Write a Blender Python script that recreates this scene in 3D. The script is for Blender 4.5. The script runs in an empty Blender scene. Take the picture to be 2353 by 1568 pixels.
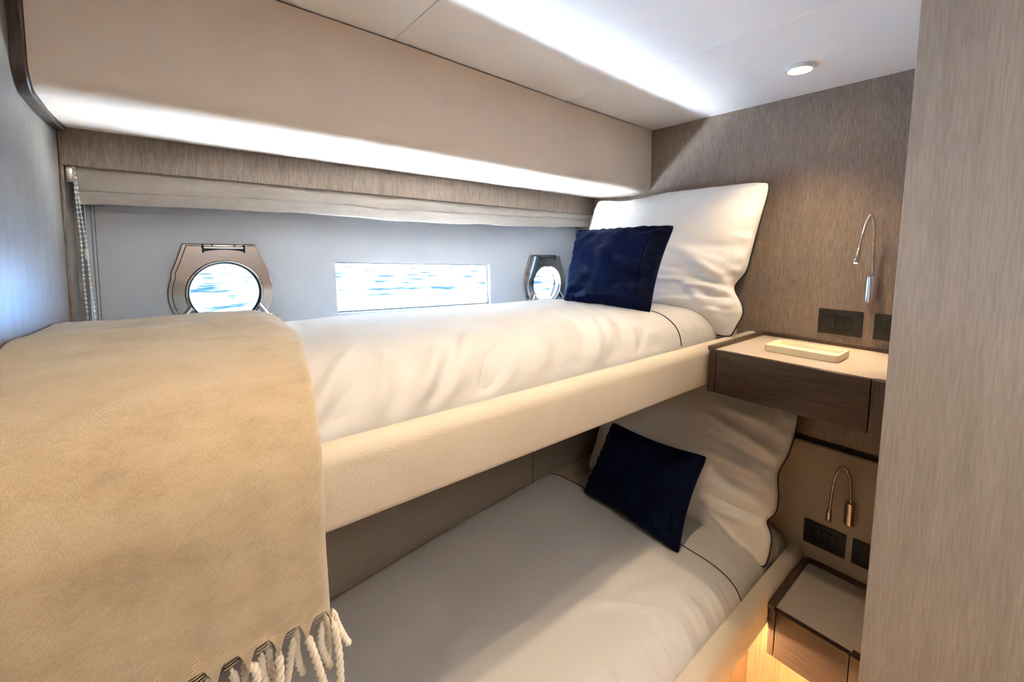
import bpy, bmesh, math, random
from mathutils import Vector, Matrix, noise
random.seed(7)
PI = math.pi
C = bpy.context.scene.collection
sc = bpy.context.scene
H = 1.75            # eye height above the cabin floor; all shapes below are written relative to the eye height

# ------------------------------------------------------------------ camera
cd = bpy.data.cameras.new('camera'); cam = bpy.data.objects.new('camera', cd); C.objects.link(cam)
cd.sensor_width = 36; cd.lens = 36 * 970.0 / 2353; cd.shift_y = -0.0531; cd.clip_start = 0.02; cd.clip_end = 900
right = Vector((0.7751402, -0.6316399, 0.0137350)); down = Vector((-0.0445402, -0.0763191, -0.9960881)); fwd = Vector((0.6302173, 0.7714962, -0.0872914))
m = Matrix.Identity(4)
for i in range(3):
    m[i][0] = right[i]; m[i][1] = -down[i]; m[i][2] = -fwd[i]
m[2][3] = H
cam.matrix_world = m
sc.camera = cam

# ------------------------------------------------------------------ world, sun, exposure
sc.view_settings.view_transform = 'Standard'; sc.view_settings.look = 'None'
sc.view_settings.gamma = 1; sc.view_settings.use_curve_mapping = False
sc.view_settings.exposure = 0.95
sc.cycles.sample_clamp_indirect = 150.0; sc.cycles.diffuse_bounces = 6; sc.cycles.caustics_reflective = False
w = bpy.data.worlds.new('sky'); sc.world = w; w.use_nodes = True
bg = w.node_tree.nodes['Background']; bg.inputs[0].default_value = (0.42, 0.66, 1.0, 1); bg.inputs[1].default_value = 5.0
sd = bpy.data.lights.new('sun', 'SUN'); sd.energy = 560; sd.angle = 0.01; sd.color = (.78, .89, 1)
sun = bpy.data.objects.new('sun', sd); C.objects.link(sun); sun.location = (0, 0, 20)
sun.rotation_euler = (math.radians(4), math.radians(-32), 0)

DOWN_E = 15.0      # ceiling spots
LED_E = 2.2

# ------------------------------------------------------------------ materials
def mat(name, col, rough=.5, metal=0, sheen=0, spec=.5):
    mt = bpy.data.materials.new(name); mt.use_nodes = True
    b = mt.node_tree.nodes['Principled BSDF']
    b.inputs['Base Color'].default_value = (*col, 1); b.inputs['Roughness'].default_value = rough
    b.inputs['Metallic'].default_value = metal; b.inputs['Sheen Weight'].default_value = sheen
    b.inputs['Specular IOR Level'].default_value = spec
    return mt
def nodes(mt):
    nt = mt.node_tree; return nt, nt.nodes['Principled BSDF'], nt.nodes.new, nt.links.new
def coord(mt, scale, kind='Object', rot=(0, 0, 0)):
    nt, b, N, L = nodes(mt)
    tc = N('ShaderNodeTexCoord'); mp = N('ShaderNodeMapping'); mp.inputs['Scale'].default_value = scale; mp.inputs['Rotation'].default_value = rot
    L(tc.outputs[kind], mp.inputs[0]); return mp.outputs[0]
def noi(mt, vec, scale=1, detail=4, rough=.6):
    nt, b, N, L = nodes(mt); n = N('ShaderNodeTexNoise'); n.inputs['Scale'].default_value = scale
    n.inputs['Detail'].default_value = detail; n.inputs['Roughness'].default_value = rough; L(vec, n.inputs['Vector']); return n.outputs[0]
def ramp(mt, fac, stops):
    nt, b, N, L = nodes(mt); r = N('ShaderNodeValToRGB'); L(fac, r.inputs[0]); e = r.color_ramp.elements
    while len(e) < len(stops): e.new(.5)
    for k, (p, c) in enumerate(stops): e[k].position = p; e[k].color = (*c, 1)
    return r.outputs[0]
def bump(mt, h, strength=.3, dist=.001, prev=None):
    nt, b, N, L = nodes(mt); bn = N('ShaderNodeBump'); bn.inputs['Strength'].default_value = strength; bn.inputs['Distance'].default_value = dist
    L(h, bn.inputs['Height'])
    if prev is not None: L(prev, bn.inputs['Normal'])
    L(bn.outputs[0], b.inputs['Normal']); return bn.outputs[0]
def mixc(mt, a, b2, fac, mode='MIX'):
    nt, b, N, L = nodes(mt); x = N('ShaderNodeMix'); x.data_type = 'RGBA'; x.blend_type = mode
    for s, v in ((0, fac), (6, a), (7, b2)):
        if hasattr(v, 'links'): L(v, x.inputs[s])
        else: x.inputs[s].default_value = v if s == 0 else (*v, 1)
    return x.outputs[2]

def veneer(name, c0, c1, c2, scale=(360, 360, 30), rough=.42):
    mt = mat(name, c1, rough); nt, b, N, L = nodes(mt)
    f = noi(mt, coord(mt, scale), 1, 5, .7)
    g = noi(mt, coord(mt, (scale[0]*.12, scale[1]*.12, scale[2]*.2)), 1, 3, .5)
    c = ramp(mt, f, [(.28, c0), (.5, c1), (.74, c2)])
    c = mixc(mt, c, ramp(mt, g, [(.3, (.9,.9,.9)), (.7, (1.08,1.08,1.08))]), 1.0, 'MULTIPLY')
    L(c, b.inputs['Base Color']); bump(mt, f, .12, .0006); return mt
M = {}
M['veneer'] = veneer('fine_grained_veneer', (.155,.115,.088), (.275,.21,.165), (.40,.315,.255))
M['veneer_side'] = veneer('side_veneer', (.27,.235,.205), (.335,.295,.26), (.40,.36,.325), (330,330,20))
M['veneer_left'] = veneer('pale_veneer', (.19,.165,.14), (.265,.235,.205), (.34,.305,.27), (360,360,22))
M['oak'] = veneer('warm_oak', (.34,.22,.12), (.5,.34,.2), (.6,.43,.27), (160,160,5))
def walnut(name, sc_, a, b_, c_):
    mt = veneer(name, a, b_, c_, sc_, .38); return mt
M['walnut'] = walnut('dark_walnut', (260,8,260), (.016,.010,.007), (.042,.025,.017), (.085,.05,.035))
M['walnut_x'] = walnut('dark_walnut_lengthwise', (8,260,260), (.03,.018,.012), (.07,.042,.028), (.12,.075,.052))
M['walnut_v'] = walnut('dark_walnut_upright', (200,200,10), (.02,.012,.008), (.048,.028,.019), (.09,.055,.038))
M['gap'] = mat('shadow_gap', (.01,.009,.008), .8)
def fabric(name, col, scale=900, s=.2, d=.0004, rough=.85, sheen=.15, var=.06):
    mt = mat(name, col, rough, 0, sheen, .2); nt, b, N, L = nodes(mt)
    f = noi(mt, coord(mt, (1,1,1)), scale, 3, .6)
    g = noi(mt, coord(mt, (1,1,1)), 7, 3, .5)
    lo = tuple(c*(1-var) for c in col); hi = tuple(min(1, c*(1+var)) for c in col)
    L(ramp(mt, g, [(.3, lo), (.7, hi)]), b.inputs['Base Color']); bump(mt, f, s, d); return mt
def cotton(name, col, scale, s_, d, rough, sheen, var):
    mt = fabric(name, col, scale, s_, d, rough, sheen, var); nt, b, N, L = nodes(mt)
    n = N('ShaderNodeTexNoise'); n.inputs['Scale'].default_value = 5; n.inputs['Detail'].default_value = 5; n.inputs['Roughness'].default_value = .5; n.inputs['Distortion'].default_value = 1.6
    L(coord(mt, (1.5, 2.2, 1.2), rot=(0, 0, .5)), n.inputs['Vector'])
    b1 = bump(mt, n.outputs[0], .35, .012); bump(mt, noi(mt, coord(mt, (1,1,1)), scale, 3, .6), s_, d, b1); return mt
M['ceiling'] = fabric('ceiling_panel_vinyl', (.88,.87,.86), 500, .12, .0004, .5, 0, .01)
M['soffit'] = fabric('cream_leather', (.74,.63,.53), 450, .15, .0004, .75, 0, .02)
M['padded'] = fabric('beige_padded_leather', (.53,.44,.35), 500, .25, .0004, .55, 0, .02)
M['inlay'] = fabric('beige_leather_inlay', (.48,.40,.33), 700, .3, .0003, .6, 0, .02)
M['wallpaint'] = fabric('pale_grey_lining', (.56,.585,.63), 600, .08, .0003, .5, 0, .01)
M['sheet'] = cotton('white_cotton', (.585,.56,.53), 1400, .08, .0002, .75, .1, .01)
M['sheet2'] = cotton('white_cotton_sateen', (.82,.79,.755), 1400, .05, .0002, .5, .15, .01)
M['rail'] = fabric('boucle_leather', (.63,.54,.42), 330, .9, .0016, .7, .1, .03)
M['linen'] = None
M['piping'] = mat('navy_piping', (.008,.010,.02), .5)
M['chrome'] = mat('polished_steel', (.62,.60,.59), .10, 1)
M['nickel'] = mat('brushed_nickel', (.62,.56,.50), .22, 1)
M['black'] = mat('black_plastic', (.017,.016,.016), .5)
M['black2'] = mat('black_plastic_rocker', (.011,.010,.010), .35)
M['rubber'] = mat('dark_rubber', (.01,.014,.02), .4)
M['whiteplastic'] = mat('white_plastic', (.78,.78,.76), .35)
M['stone'] = fabric('cream_travertine', (.78,.70,.52), 120, .2, .0004, .6, 0, .08)
M['floor'] = veneer('floor_planks', (.12,.07,.04), (.2,.13,.08), (.28,.19,.12), (6,160,160))
def velvet():
    mt = mat('navy_velvet', (.0035,.007,.032), .6, 0, .07, .05); nt, b, N, L = nodes(mt)
    b.inputs['Sheen Tint'].default_value = (.10,.22,.75,1); b.inputs['Sheen Roughness'].default_value = .35
    f = noi(mt, coord(mt, (1,1,1)), 9, 4, .6)
    L(ramp(mt, f, [(.3, (.0016,.003,.013)), (.7, (.003,.007,.030))]), b.inputs['Base Color'])
    bump(mt, noi(mt, coord(mt, (1,1,1)), 40, 5, .7), .25, .002); return mt
M['velvet'] = velvet()
def wool():
    mt = mat('camel_wool', (.66,.50,.30), .95, 0, .55, .1); nt, b, N, L = nodes(mt)
    b.inputs['Sheen Tint'].default_value = (1,.96,.93,1)
    uv = coord(mt, (1,1,1), 'UV')
    patch = noi(mt, coord(mt, (11,20,1), 'UV'), 1, 8, .68)
    base = ramp(mt, patch, [(.28, (.42,.315,.205)), (.45, (.51,.40,.255)), (.6, (.56,.445,.295)), (.78, (.62,.52,.37))])
    wv = N('ShaderNodeTexWave'); wv.wave_type = 'BANDS'; wv.bands_direction = 'DIAGONAL'; wv.inputs['Scale'].default_value = 185
    wv.inputs['Distortion'].default_value = 2.2; wv.inputs['Detail'].default_value = 2; wv.inputs['Detail Scale'].default_value = 3
    L(uv, wv.inputs['Vector'])
    st = noi(mt, coord(mt, (1300,260,1), 'UV'), 1, 3, .7)
    st2 = noi(mt, coord(mt, (260,1500,1), 'UV'), 1, 3, .7)
    c = mixc(mt, base, ramp(mt, wv.outputs[1], [(.0, (.84,.83,.80)), (1, (1.1,1.1,1.08))]), .55, 'MULTIPLY')
    c = mixc(mt, c, ramp(mt, st, [(.35, (.80,.78,.74)), (.65, (1.15,1.15,1.15))]), .8, 'MULTIPLY')
    L(c, b.inputs['Base Color'])
    b1 = bump(mt, wv.outputs[1], .5, .0012)
    b2 = bump(mt, st, .5, .0012, b1); bump(mt, st2, .4, .0012, b2); return mt
M['wool'] = wool()
M['yarn'] = fabric('pale_wool_yarn', (.76,.68,.54), 700, .8, .001, .95, .5, .05)
def linen():
    mt = bpy.data.materials.new('translucent_linen'); mt.use_nodes = True
    nt, b, N, L = nodes(mt); b.inputs['Roughness'].default_value = .9
    f = noi(mt, coord(mt, (18,600,900)), 1, 4, .7); g = noi(mt, coord(mt, (900,500,14)), 1, 3, .7)
    c = mixc(mt, ramp(mt, f, [(.3, (.72,.64,.58)), (.7, (.90,.84,.78))]), ramp(mt, g, [(.3, (.88,.88,.88)), (.7, (1.06,1.06,1.06))]), 1, 'MULTIPLY')
    L(c, b.inputs['Base Color']); bump(mt, f, .3, .0004)
    t = N('ShaderNodeBsdfTranslucent'); L(c, t.inputs[0]); mx = N('ShaderNodeMixShader'); mx.inputs[0].default_value = .5
    L(b.outputs[0], mx.inputs[1]); L(t.outputs[0], mx.inputs[2]); L(mx.outputs[0], nt.nodes['Material Output'].inputs[0]); return mt
M['linen'] = linen()
def pane():
    mt = bpy.data.materials.new('clear_glass'); mt.use_nodes = True; nt = mt.node_tree; N, L = nt.nodes.new, nt.links.new
    nt.nodes.remove(nt.nodes['Principled BSDF'])
    tr = N('ShaderNodeBsdfTransparent'); tr.inputs[0].default_value = (.97,.985,.98,1); gl = N('ShaderNodeBsdfGlossy'); gl.inputs['Roughness'].default_value = .02
    lw = N('ShaderNodeLayerWeight'); lw.inputs[0].default_value = .5; pw = N('ShaderNodeMath'); pw.operation = 'POWER'; pw.inputs[1].default_value = 5; L(lw.outputs['Facing'], pw.inputs[0])
    fr = N('ShaderNodeMath'); fr.operation = 'MULTIPLY_ADD'; fr.inputs[1].default_value = .8; fr.inputs[2].default_value = .03; L(pw.outputs[0], fr.inputs[0]); mx = N('ShaderNodeMixShader')
    L(fr.outputs[0], mx.inputs[0]); L(tr.outputs[0], mx.inputs[1]); L(gl.outputs[0], mx.inputs[2]); L(mx.outputs[0], nt.nodes['Material Output'].inputs[0]); return mt
M['glass'] = pane()
def emit(name, col, s):
    mt = bpy.data.materials.new(name); mt.use_nodes = True; nt = mt.node_tree; nt.nodes.remove(nt.nodes['Principled BSDF'])
    e = nt.nodes.new('ShaderNodeEmission'); e.inputs[0].default_value = (*col, 1); e.inputs[1].default_value = s
    nt.links.new(e.outputs[0], nt.nodes['Material Output'].inputs[0]); return mt
M['lamp'] = emit('lit_lamp_lens', (1,.80,.52), 14)
M['led'] = emit('lit_led_point', (1,.82,.55), 60)
M['strip'] = emit('lit_led_strip', (1,.72,.40), 230)
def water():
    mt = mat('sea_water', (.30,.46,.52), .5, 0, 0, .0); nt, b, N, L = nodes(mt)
    far = ramp(mt, noi(mt, coord(mt, (.75,.70,1)), 1, 4, .6), [(.38, (.0009,.0022,.0032)), (.44, (.0040,.0052,.0062)), (.50, (.05,.10,.19)), (.7, (.08,.155,.27))])  # pale wave glints and dark streaks are reflections put into the colour
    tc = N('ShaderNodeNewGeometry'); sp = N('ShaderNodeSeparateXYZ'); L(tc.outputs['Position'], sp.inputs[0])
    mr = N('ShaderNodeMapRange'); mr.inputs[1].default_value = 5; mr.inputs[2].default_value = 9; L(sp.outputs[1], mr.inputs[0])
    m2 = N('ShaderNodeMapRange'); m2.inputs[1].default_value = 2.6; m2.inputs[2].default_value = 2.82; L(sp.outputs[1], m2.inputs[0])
    near = mixc(mt, (.92,.95,1), (.085,.115,.155), m2.outputs[0])  # near-white band beside the hull: sun glint painted in to throw light upward
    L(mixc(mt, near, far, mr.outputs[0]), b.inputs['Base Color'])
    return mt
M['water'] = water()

# ------------------------------------------------------------------ helpers
def tag(o, label=None, cat=None, group=None, kind=None):
    if label: o['label'] = label
    if cat: o['category'] = cat
    if group: o['group'] = group
    if kind: o['kind'] = kind
    return o
def thing(name, loc, label, cat, group=None):
    o = bpy.data.objects.new(name, None); C.objects.link(o); o.location = (loc[0], loc[1], loc[2] + H); o.empty_display_size = .02
    return tag(o, label, cat, group)
def worldloc(p):
    v = Vector((0,0,0))
    while p: v = v + Vector(p.location); p = p.parent
    return v
def build(name, bm, mt, parent=None, smooth=35, uv=None):
    """bmesh in room coordinates (z relative to the eye) -> one linked mesh object"""
    for v in bm.verts: v.co.z += H
    if parent is not None: org = worldloc(parent); loc = Vector((0,0,0))
    else:
        xs = [v.co.x for v in bm.verts]; ys = [v.co.y for v in bm.verts]; zs = [v.co.z for v in bm.verts]
        org = Vector(((min(xs)+max(xs))/2, (min(ys)+max(ys))/2, min(zs))); loc = org
    bm.normal_update()
    if smooth:
        for f in bm.faces: f.smooth = True
        for e in bm.edges:
            if len(e.link_faces) == 2 and e.calc_face_angle(0) > math.radians(smooth): e.smooth = False
    for v in bm.verts: v.co -= org
    me = bpy.data.meshes.new(name); bm.to_mesh(me); bm.free(); me.materials.append(mt)
    o = bpy.data.objects.new(name, me); o.location = loc; C.objects.link(o)
    if parent is not None: o.parent = parent
    return o
def B(): return bmesh.new()
def box(bm, x0, x1, y0, y1, z0, z1, bev=0, seg=2):
    vs = [bm.verts.new((x, y, z)) for x in (x0, x1) for y in (y0, y1) for z in (z0, z1)]
    idx = [(0,1,3,2), (4,6,7,5), (0,4,5,1), (2,3,7,6), (0,2,6,4), (1,5,7,3)]
    fs = [bm.faces.new([vs[i] for i in f]) for f in idx]
    if bev:
        es = list({e for f in fs for e in f.edges}); bmesh.ops.bevel(bm, geom=es, offset=bev, segments=seg, affect='EDGES', profile=.5)
    return bm
def prism(bm, pts, z0, z1, axis='z', bev=0, seg=2):
    """closed outline pts (a,b) extruded between z0..z1 along the axis"""
    def P(a, b, c): return {'z': (a, b, c), 'x': (c, a, b), 'y': (a, c, b)}[axis]
    lo = [bm.verts.new(P(a, b, z0)) for a, b in pts]; hi = [bm.verts.new(P(a, b, z1)) for a, b in pts]
    n = len(pts); fs = [bm.faces.new(lo[::-1]), bm.faces.new(hi)]
    for i in range(n): fs.append(bm.faces.new((lo[i], lo[(i+1) % n], hi[(i+1) % n], hi[i])))
    bmesh.ops.recalc_face_normals(bm, faces=fs)
    if bev:
        es = list({e for f in fs[:2] for e in f.edges}); bmesh.ops.bevel(bm, geom=es, offset=bev, segments=seg, affect='EDGES', profile=.5)
    return bm
def grid(bm, rows, uvs=None, closeu=False):
    V = [[bm.verts.new(p) for p in r] for r in rows]
    lay = bm.loops.layers.uv.new('UVMap') if uvs and not bm.loops.layers.uv else (bm.loops.layers.uv.active if uvs else None)
    for i in range(len(V)-1):
        n = len(V[i])
        for j in range(n if closeu else n-1):
            k = (j+1) % n
            f = bm.faces.new((V[i][j], V[i][k], V[i+1][k], V[i+1][j]))
            if uvs:
                for lp, (a, b) in zip(f.loops, ((i, j), (i, k), (i+1, k), (i+1, j))): lp[lay].uv = uvs[a][b]
    return V
def tube(bm, pts, r, n=10, caps=True, shape=None):
    pts = [Vector(p) for p in pts]; R = r if hasattr(r, '__len__') else [r]*len(pts)
    t = (pts[1]-pts[0]).normalized(); up = Vector((0,0,1)) if abs(t.z) < .9 else Vector((0,1,0))
    a = t.cross(up).normalized(); rings = []
    for i, p in enumerate(pts):
        if i == 0: t = pts[1]-pts[0]
        elif i == len(pts)-1: t = pts[-1]-pts[-2]
        else: t = pts[i+1]-pts[i-1]
        t.normalize(); a = (a - t*a.dot(t)).normalized(); b = t.cross(a)
        ring = []
        for k in range(n):
            th = 2*PI*k/n; rr = R[i]*(shape(th, i) if shape else 1)
            ring.append(p + (a*math.cos(th)+b*math.sin(th))*rr)
        rings.append(ring)
    V = grid(bm, rings, closeu=True)
    if caps: bm.faces.new(V[0][::-1]); bm.faces.new(V[-1])
    return bm
def lathe(bm, prof, cx, cy, n=40, axis='z', cz=0):
    """prof = (radius, height) pairs round a vertical axis at (cx, cy)"""
    rows = []
    for r, h in prof:
        rows.append([(cx+r*math.cos(2*PI*k/n), cy+r*math.sin(2*PI*k/n), h) if axis == 'z' else (cx+r*math.cos(2*PI*k/n), h, cz+r*math.sin(2*PI*k/n)) for k in range(n)])
    V = grid(bm, rows, closeu=True); bmesh.ops.recalc_face_normals(bm, faces=bm.faces[:]); return V
def smooth_path(pts, n=8):
    """Catmull-Rom through the points"""
    P = [Vector(p) for p in pts]; out = []
    for i in range(len(P)-1):
        p0 = P[i-1] if i else P[0]*2-P[1]; p1, p2 = P[i], P[i+1]; p3 = P[i+2] if i+2 < len(P) else P[-1]*2-P[-2]
        for k in range(n):
            t = k/n; out.append(.5*((2*p1)+(p2-p0)*t+(2*p0-5*p1+4*p2-p3)*t*t+(3*p1-p0-3*p2+p3)*t*t*t))
    out.append(P[-1]); return out
def rounded(pts, r, seg=6):
    """round the corners of a closed 2D outline; r may be a list"""
    out = []; n = len(pts)
    for i, p in enumerate(pts):
        rr = r[i] if hasattr(r, '__len__') else r
        p = Vector(p); a = (Vector(pts[i-1])-p); b = (Vector(pts[(i+1) % n])-p)
        if rr <= 0: out.append(tuple(p)); continue
        ang = a.angle(b); d = min(rr/math.tan(ang/2), a.length*.49, b.length*.49)
        s, e = p+a.normalized()*d, p+b.normalized()*d
        for k in range(seg+1):
            t = k/seg; out.append(tuple(s*(1-t)**2+p*2*t*(1-t)+e*t*t))
    return out
def lerp(a, b, t): return a+(b-a)*t
def interp(tab, x):
    if x <= tab[0][0]: return tab[0][1]
    for (a, ya), (b, yb) in zip(tab, tab[1:]):
        if x <= b: return lerp(ya, yb, (x-a)/(b-a))
    return tab[-1][1]
def sst(a, b, x):
    t = max(0, min(1, (x-a)/(b-a))); return t*t*(3-2*t)
def struct(name, bm, mt, **k): return tag(build(name, bm, mt, **k), kind='structure')
def fold(px, py, f):
    """ridge along a straight line: f = (x0,y0,x1,y1,width,amp)"""
    x0, y0, x1, y1, wd, amp = f; dx, dy = x1-x0, y1-y0; L2 = dx*dx+dy*dy
    t = ((px-x0)*dx+(py-y0)*dy)/L2; tc = max(0, min(1, t)); ex, ey = px-(x0+tc*dx), py-(y0+tc*dy)
    return amp*math.exp(-(ex*ex+ey*ey)/(wd*wd))*(1-.75*abs(2*tc-1)**2)

# ------------------------------------------------------------------ room shell
XL, XH, YS, YW, ZC = -.19, 1.76, 1.478, 1.60, .557
ZF = -H
struct('floor', box(B(), -.25, 1.9, -1.15, 1.75, ZF-.05, ZF), M['floor'])
# ceiling: three panels with fine joints and a backing
bm = B(); box(bm, -.25, 1.9, -1.15, 1.75, ZC+.012, ZC+.05)
for a, b in ((-.25, .4975), (.4995, 1.1785), (1.1805, 1.775)): box(bm, a, b, -1.12, 1.75, ZC, ZC+.013, .0012, 1)
struct('ceiling', bm, M['ceiling'])
struct('wall_left', box(B(), XL-.06, XL, -1.1, 1.75, ZF, ZC+.01), M['veneer_left'])
struct('wall_near', box(B(), -.25, 1.0, -1.14, -1.08, ZF, ZC+.01), M['veneer_side'])
# headboard wall: veneer above, padded panel between the bunks, oak-toned veneer at the floor
bm = B(); box(bm, XH, XH+.06, .0, YW+.01, -.45, ZC+.01); box(bm, XH, XH+.06, .0, 1.75, ZF, -.45)
struct('wall_right', bm, M['veneer'])
o = struct('wall_right_panel', box(B(), XH-.022, XH-.001, .14, 1.46, -1.30, -.668, .008, 3), M['padded'])
o = struct('gap_shade', box(B(), XH-.007, XH-.0005, .14, 1.46, -.668, -.655), M['gap'])  # dark strip drawn for the shadow in the gap above the padded panel
o = struct('wall_right_base', box(B(), XH-.012, XH-.001, .14, .66, ZF, -1.30, .001, 1), M['oak'])
# wardrobe side that closes the view on the right
o = struct('wall_partition', box(B(), .90, 1.76, -1.14, .1345, ZF, ZC+.005, .0025, 2), M['veneer_side'])

# window wall with real openings, thick as the hull lining
def cut_wall(x0, x1, y0, y1, z0, z1, cutters):
    base = bpy.data.meshes.new('w'); b = box(B(), x0, x1, y0, y1, z0, z1); bmesh.ops.recalc_face_normals(b, faces=b.faces[:]); b.to_mesh(base); b.free()
    ob = bpy.data.objects.new('w', base); C.objects.link(ob); tmp = []
    for cb in cutters:
        bmesh.ops.recalc_face_normals(cb, faces=cb.faces[:]); me = bpy.data.meshes.new('c'); cb.to_mesh(me); cb.free(); co = bpy.data.objects.new('c', me); C.objects.link(co); tmp.append(co)
        md = ob.modifiers.new('b', 'BOOLEAN'); md.operation = 'DIFFERENCE'; md.solver = 'EXACT'; md.object = co
    dg = bpy.context.evaluated_depsgraph_get(); dg.update(); ev = ob.evaluated_get(dg); out = bmesh.new(); out.from_mesh(ev.to_mesh()); ev.to_mesh_clear()
    for t in tmp+[ob]: bpy.data.objects.remove(t)
    return out
WIN = [(.474, -.055), (1.170, -.073), (1.179, -.257), (.479, -.243)]
P1 = (.1370, -.146, .099); P2 = (1.5190, -.176, .099)
def circ(c, r, n=64): return [(c[0]+r*math.cos(2*PI*k/n), c[1]+r*math.sin(2*PI*k/n)) for k in range(n)]
cut = [prism(B(), WIN, YW-.05, YW+.2, 'y'), prism(B(), circ(P1, .102), YW-.05, YW+.2, 'y'), prism(B(), circ(P2, .102), YW-.05, YW+.2, 'y')]
bm = cut_wall(-.164, XH+.10, YW, YW+.040, -.62, .34, cut)
struct('wall_far', bm, M['wallpaint'])
bm = B(); box(bm, -.19, -.166, YW+.006, YW+.03, -.62, .34); struct('trim_4', bm, mat('grey_edge_profile', (.33,.32,.31), .45))
bm = B()
for x in (-.1535, -.1465): box(bm, x-.0005, x+.0005, YW-.0006, YW+.0001, -.3, .19)
struct('trim_5', bm, M['gap'])
# hull below the window and above: closes the cabin
struct('wall_far_hull', box(B(), -.25, 1.90, YW+.03, YW+.15, ZF, -.45), M['wallpaint'])
struct('wall_far_upper', box(B(), -.25, 1.82, YW+.005, YW+.06, .33, ZC+.02), M['wallpaint'])
# lower bunk lining follows the curve of the hull
hull = [(-.19, 1.14), (.32, 1.215), (.70, 1.275), (1.28, 1.335), (1.76, 1.345)]
bm = B(); rows = []
for k in range(41):
    x = lerp(-.19, 1.738, k/40); y = interp(hull, x); rows.append([(x, y, -1.40), (x, y, -.80), (x, y, -.436)])
grid(bm, rows); r = bmesh.ops.solidify(bm, geom=bm.faces[:], thickness=-.02)
struct('wall_far_lower', bm, M['padded'])
bm = B(); box(bm, 1.2185, 1.2200, 1.327, 1.3305, -1.3, -.44); struct('trim_6', bm, M['gap'])
# veneer strip above the window and its jamb beads
bm = B(); box(bm, XL+.001, XH, YS, YS+.014, .188, .30, .001, 1); struct('trim_1', bm, M['veneer'])
bm = B(); box(bm, XL, XL+.0065, YS-.002, YS+.006, -.55, .188, .0015, 2); struct('trim_7', bm, M['veneer'])
bm = B(); box(bm, XL, XL+.004, YS+.006, YW+.01, -.55, .19); struct('trim_8', bm, M['veneer_left'])
bm = B(); box(bm, XL, XH, YS+.014, YW+.01, .2, .212); struct('trim_9', bm, M['veneer'])
bm = B(); box(bm, XH-.004, XH, YS, YW+.01, -.55, .19); struct('trim_10', bm, M['veneer'])
# ledge behind the upper mattress and lower one
struct('window_sill', box(B(), XL+.002, XH-.003, 1.462, YW, -.31, -.29, .002, 1), M['wallpaint'])
struct('berth_ledge', box(B(), XL+.003, XH-.024, 1.14, 1.37, -1.11, -1.035, .004, 2), M['padded'])

# ------------------------------------------------------------------ overhead soffit
y0t = [(-.19, 1.121), (.225, 1.121), (.497, 1.123), (1.175, 1.143), (1.76, 1.148)]
def soffit_prof(x, off=0):
    yf = interp(y0t, x); p = [(yf-off, ZC-.004), (yf-.003-off, .45), (yf-.006-off, .34)]
    for k in range(13):
        t = k/12; th = t*PI/2
        p.append((yf-.006-off+.05*(1-math.cos(th)), .312-(.042+off)*math.sin(th)))
    p += [(1.26, .2655-off), (1.38, .268-off), (1.462, .2745-off), (YS+.002, .2775-off)]
    return p
bm = B(); rows = []
nx = 60
for k in range(nx+1):
    x = lerp(-.171, XH-.001, k/nx)
    rows.append([(x, y, z) for y, z in soffit_prof(x)])
# rounded ends
def shrink(row, d, x): return [(x, y+(d if z > .3 else d*.9), z+(d if z < .31 else 0)) for (_, y, z) in row]
rows = [shrink(rows[0], .006, -.1725), shrink(rows[0], .002, -.172)]+rows
rows[-1] = [(XH-.0035, y, z) for _, y, z in rows[-1]]
rows.append(shrink(rows[-1], .004, XH-.0012))
grid(bm, rows); bmesh.ops.recalc_face_normals(bm, faces=bm.faces[:])
struct('ceiling_soffit', bm, M['soffit'])
# dark walnut edge trim that follows the soffit profile at the left wall
bm = B(); pr = soffit_prof(-.18, .009)
rows = [[(XL+.0005, y, z) for y, z in pr], [(XL+.016, y, z) for y, z in pr], [(XL+.018, y+.002, z+.002) for y, z in pr], [(XL+.018, y+.02, z+.014) for y, z in pr]]
grid(bm, rows); struct('trim_2', bm, M['walnut_v'])

# ------------------------------------------------------------------ sea outside
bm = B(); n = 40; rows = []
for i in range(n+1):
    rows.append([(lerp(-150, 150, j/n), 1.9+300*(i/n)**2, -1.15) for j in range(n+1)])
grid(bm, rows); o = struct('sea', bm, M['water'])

# ------------------------------------------------------------------ window and portholes
w1 = thing('window_1', (.825, YW+.04, -.26), None, None); w1['kind'] = 'structure'
bm = B(); cx = sum(p[0] for p in WIN)/4; cz = sum(p[1] for p in WIN)/4
def inset(d): return [(p[0]-math.copysign(d, p[0]-cx), p[1]-math.copysign(d, p[1]-cz)) for p in WIN]
build('pane', prism(B(), inset(.0005), YW+.0305, YW+.035, 'y'), M['glass'], w1)
fr = B(); a, b = inset(.0006), inset(.0035)
for i in range(4):
    j = (i+1) % 4; q = [a[i], a[j], b[j], b[i]]; prism(fr, q, YW+.020, YW+.030, 'y')
build('window_frame', fr, M['rubber'], w1)

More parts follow.
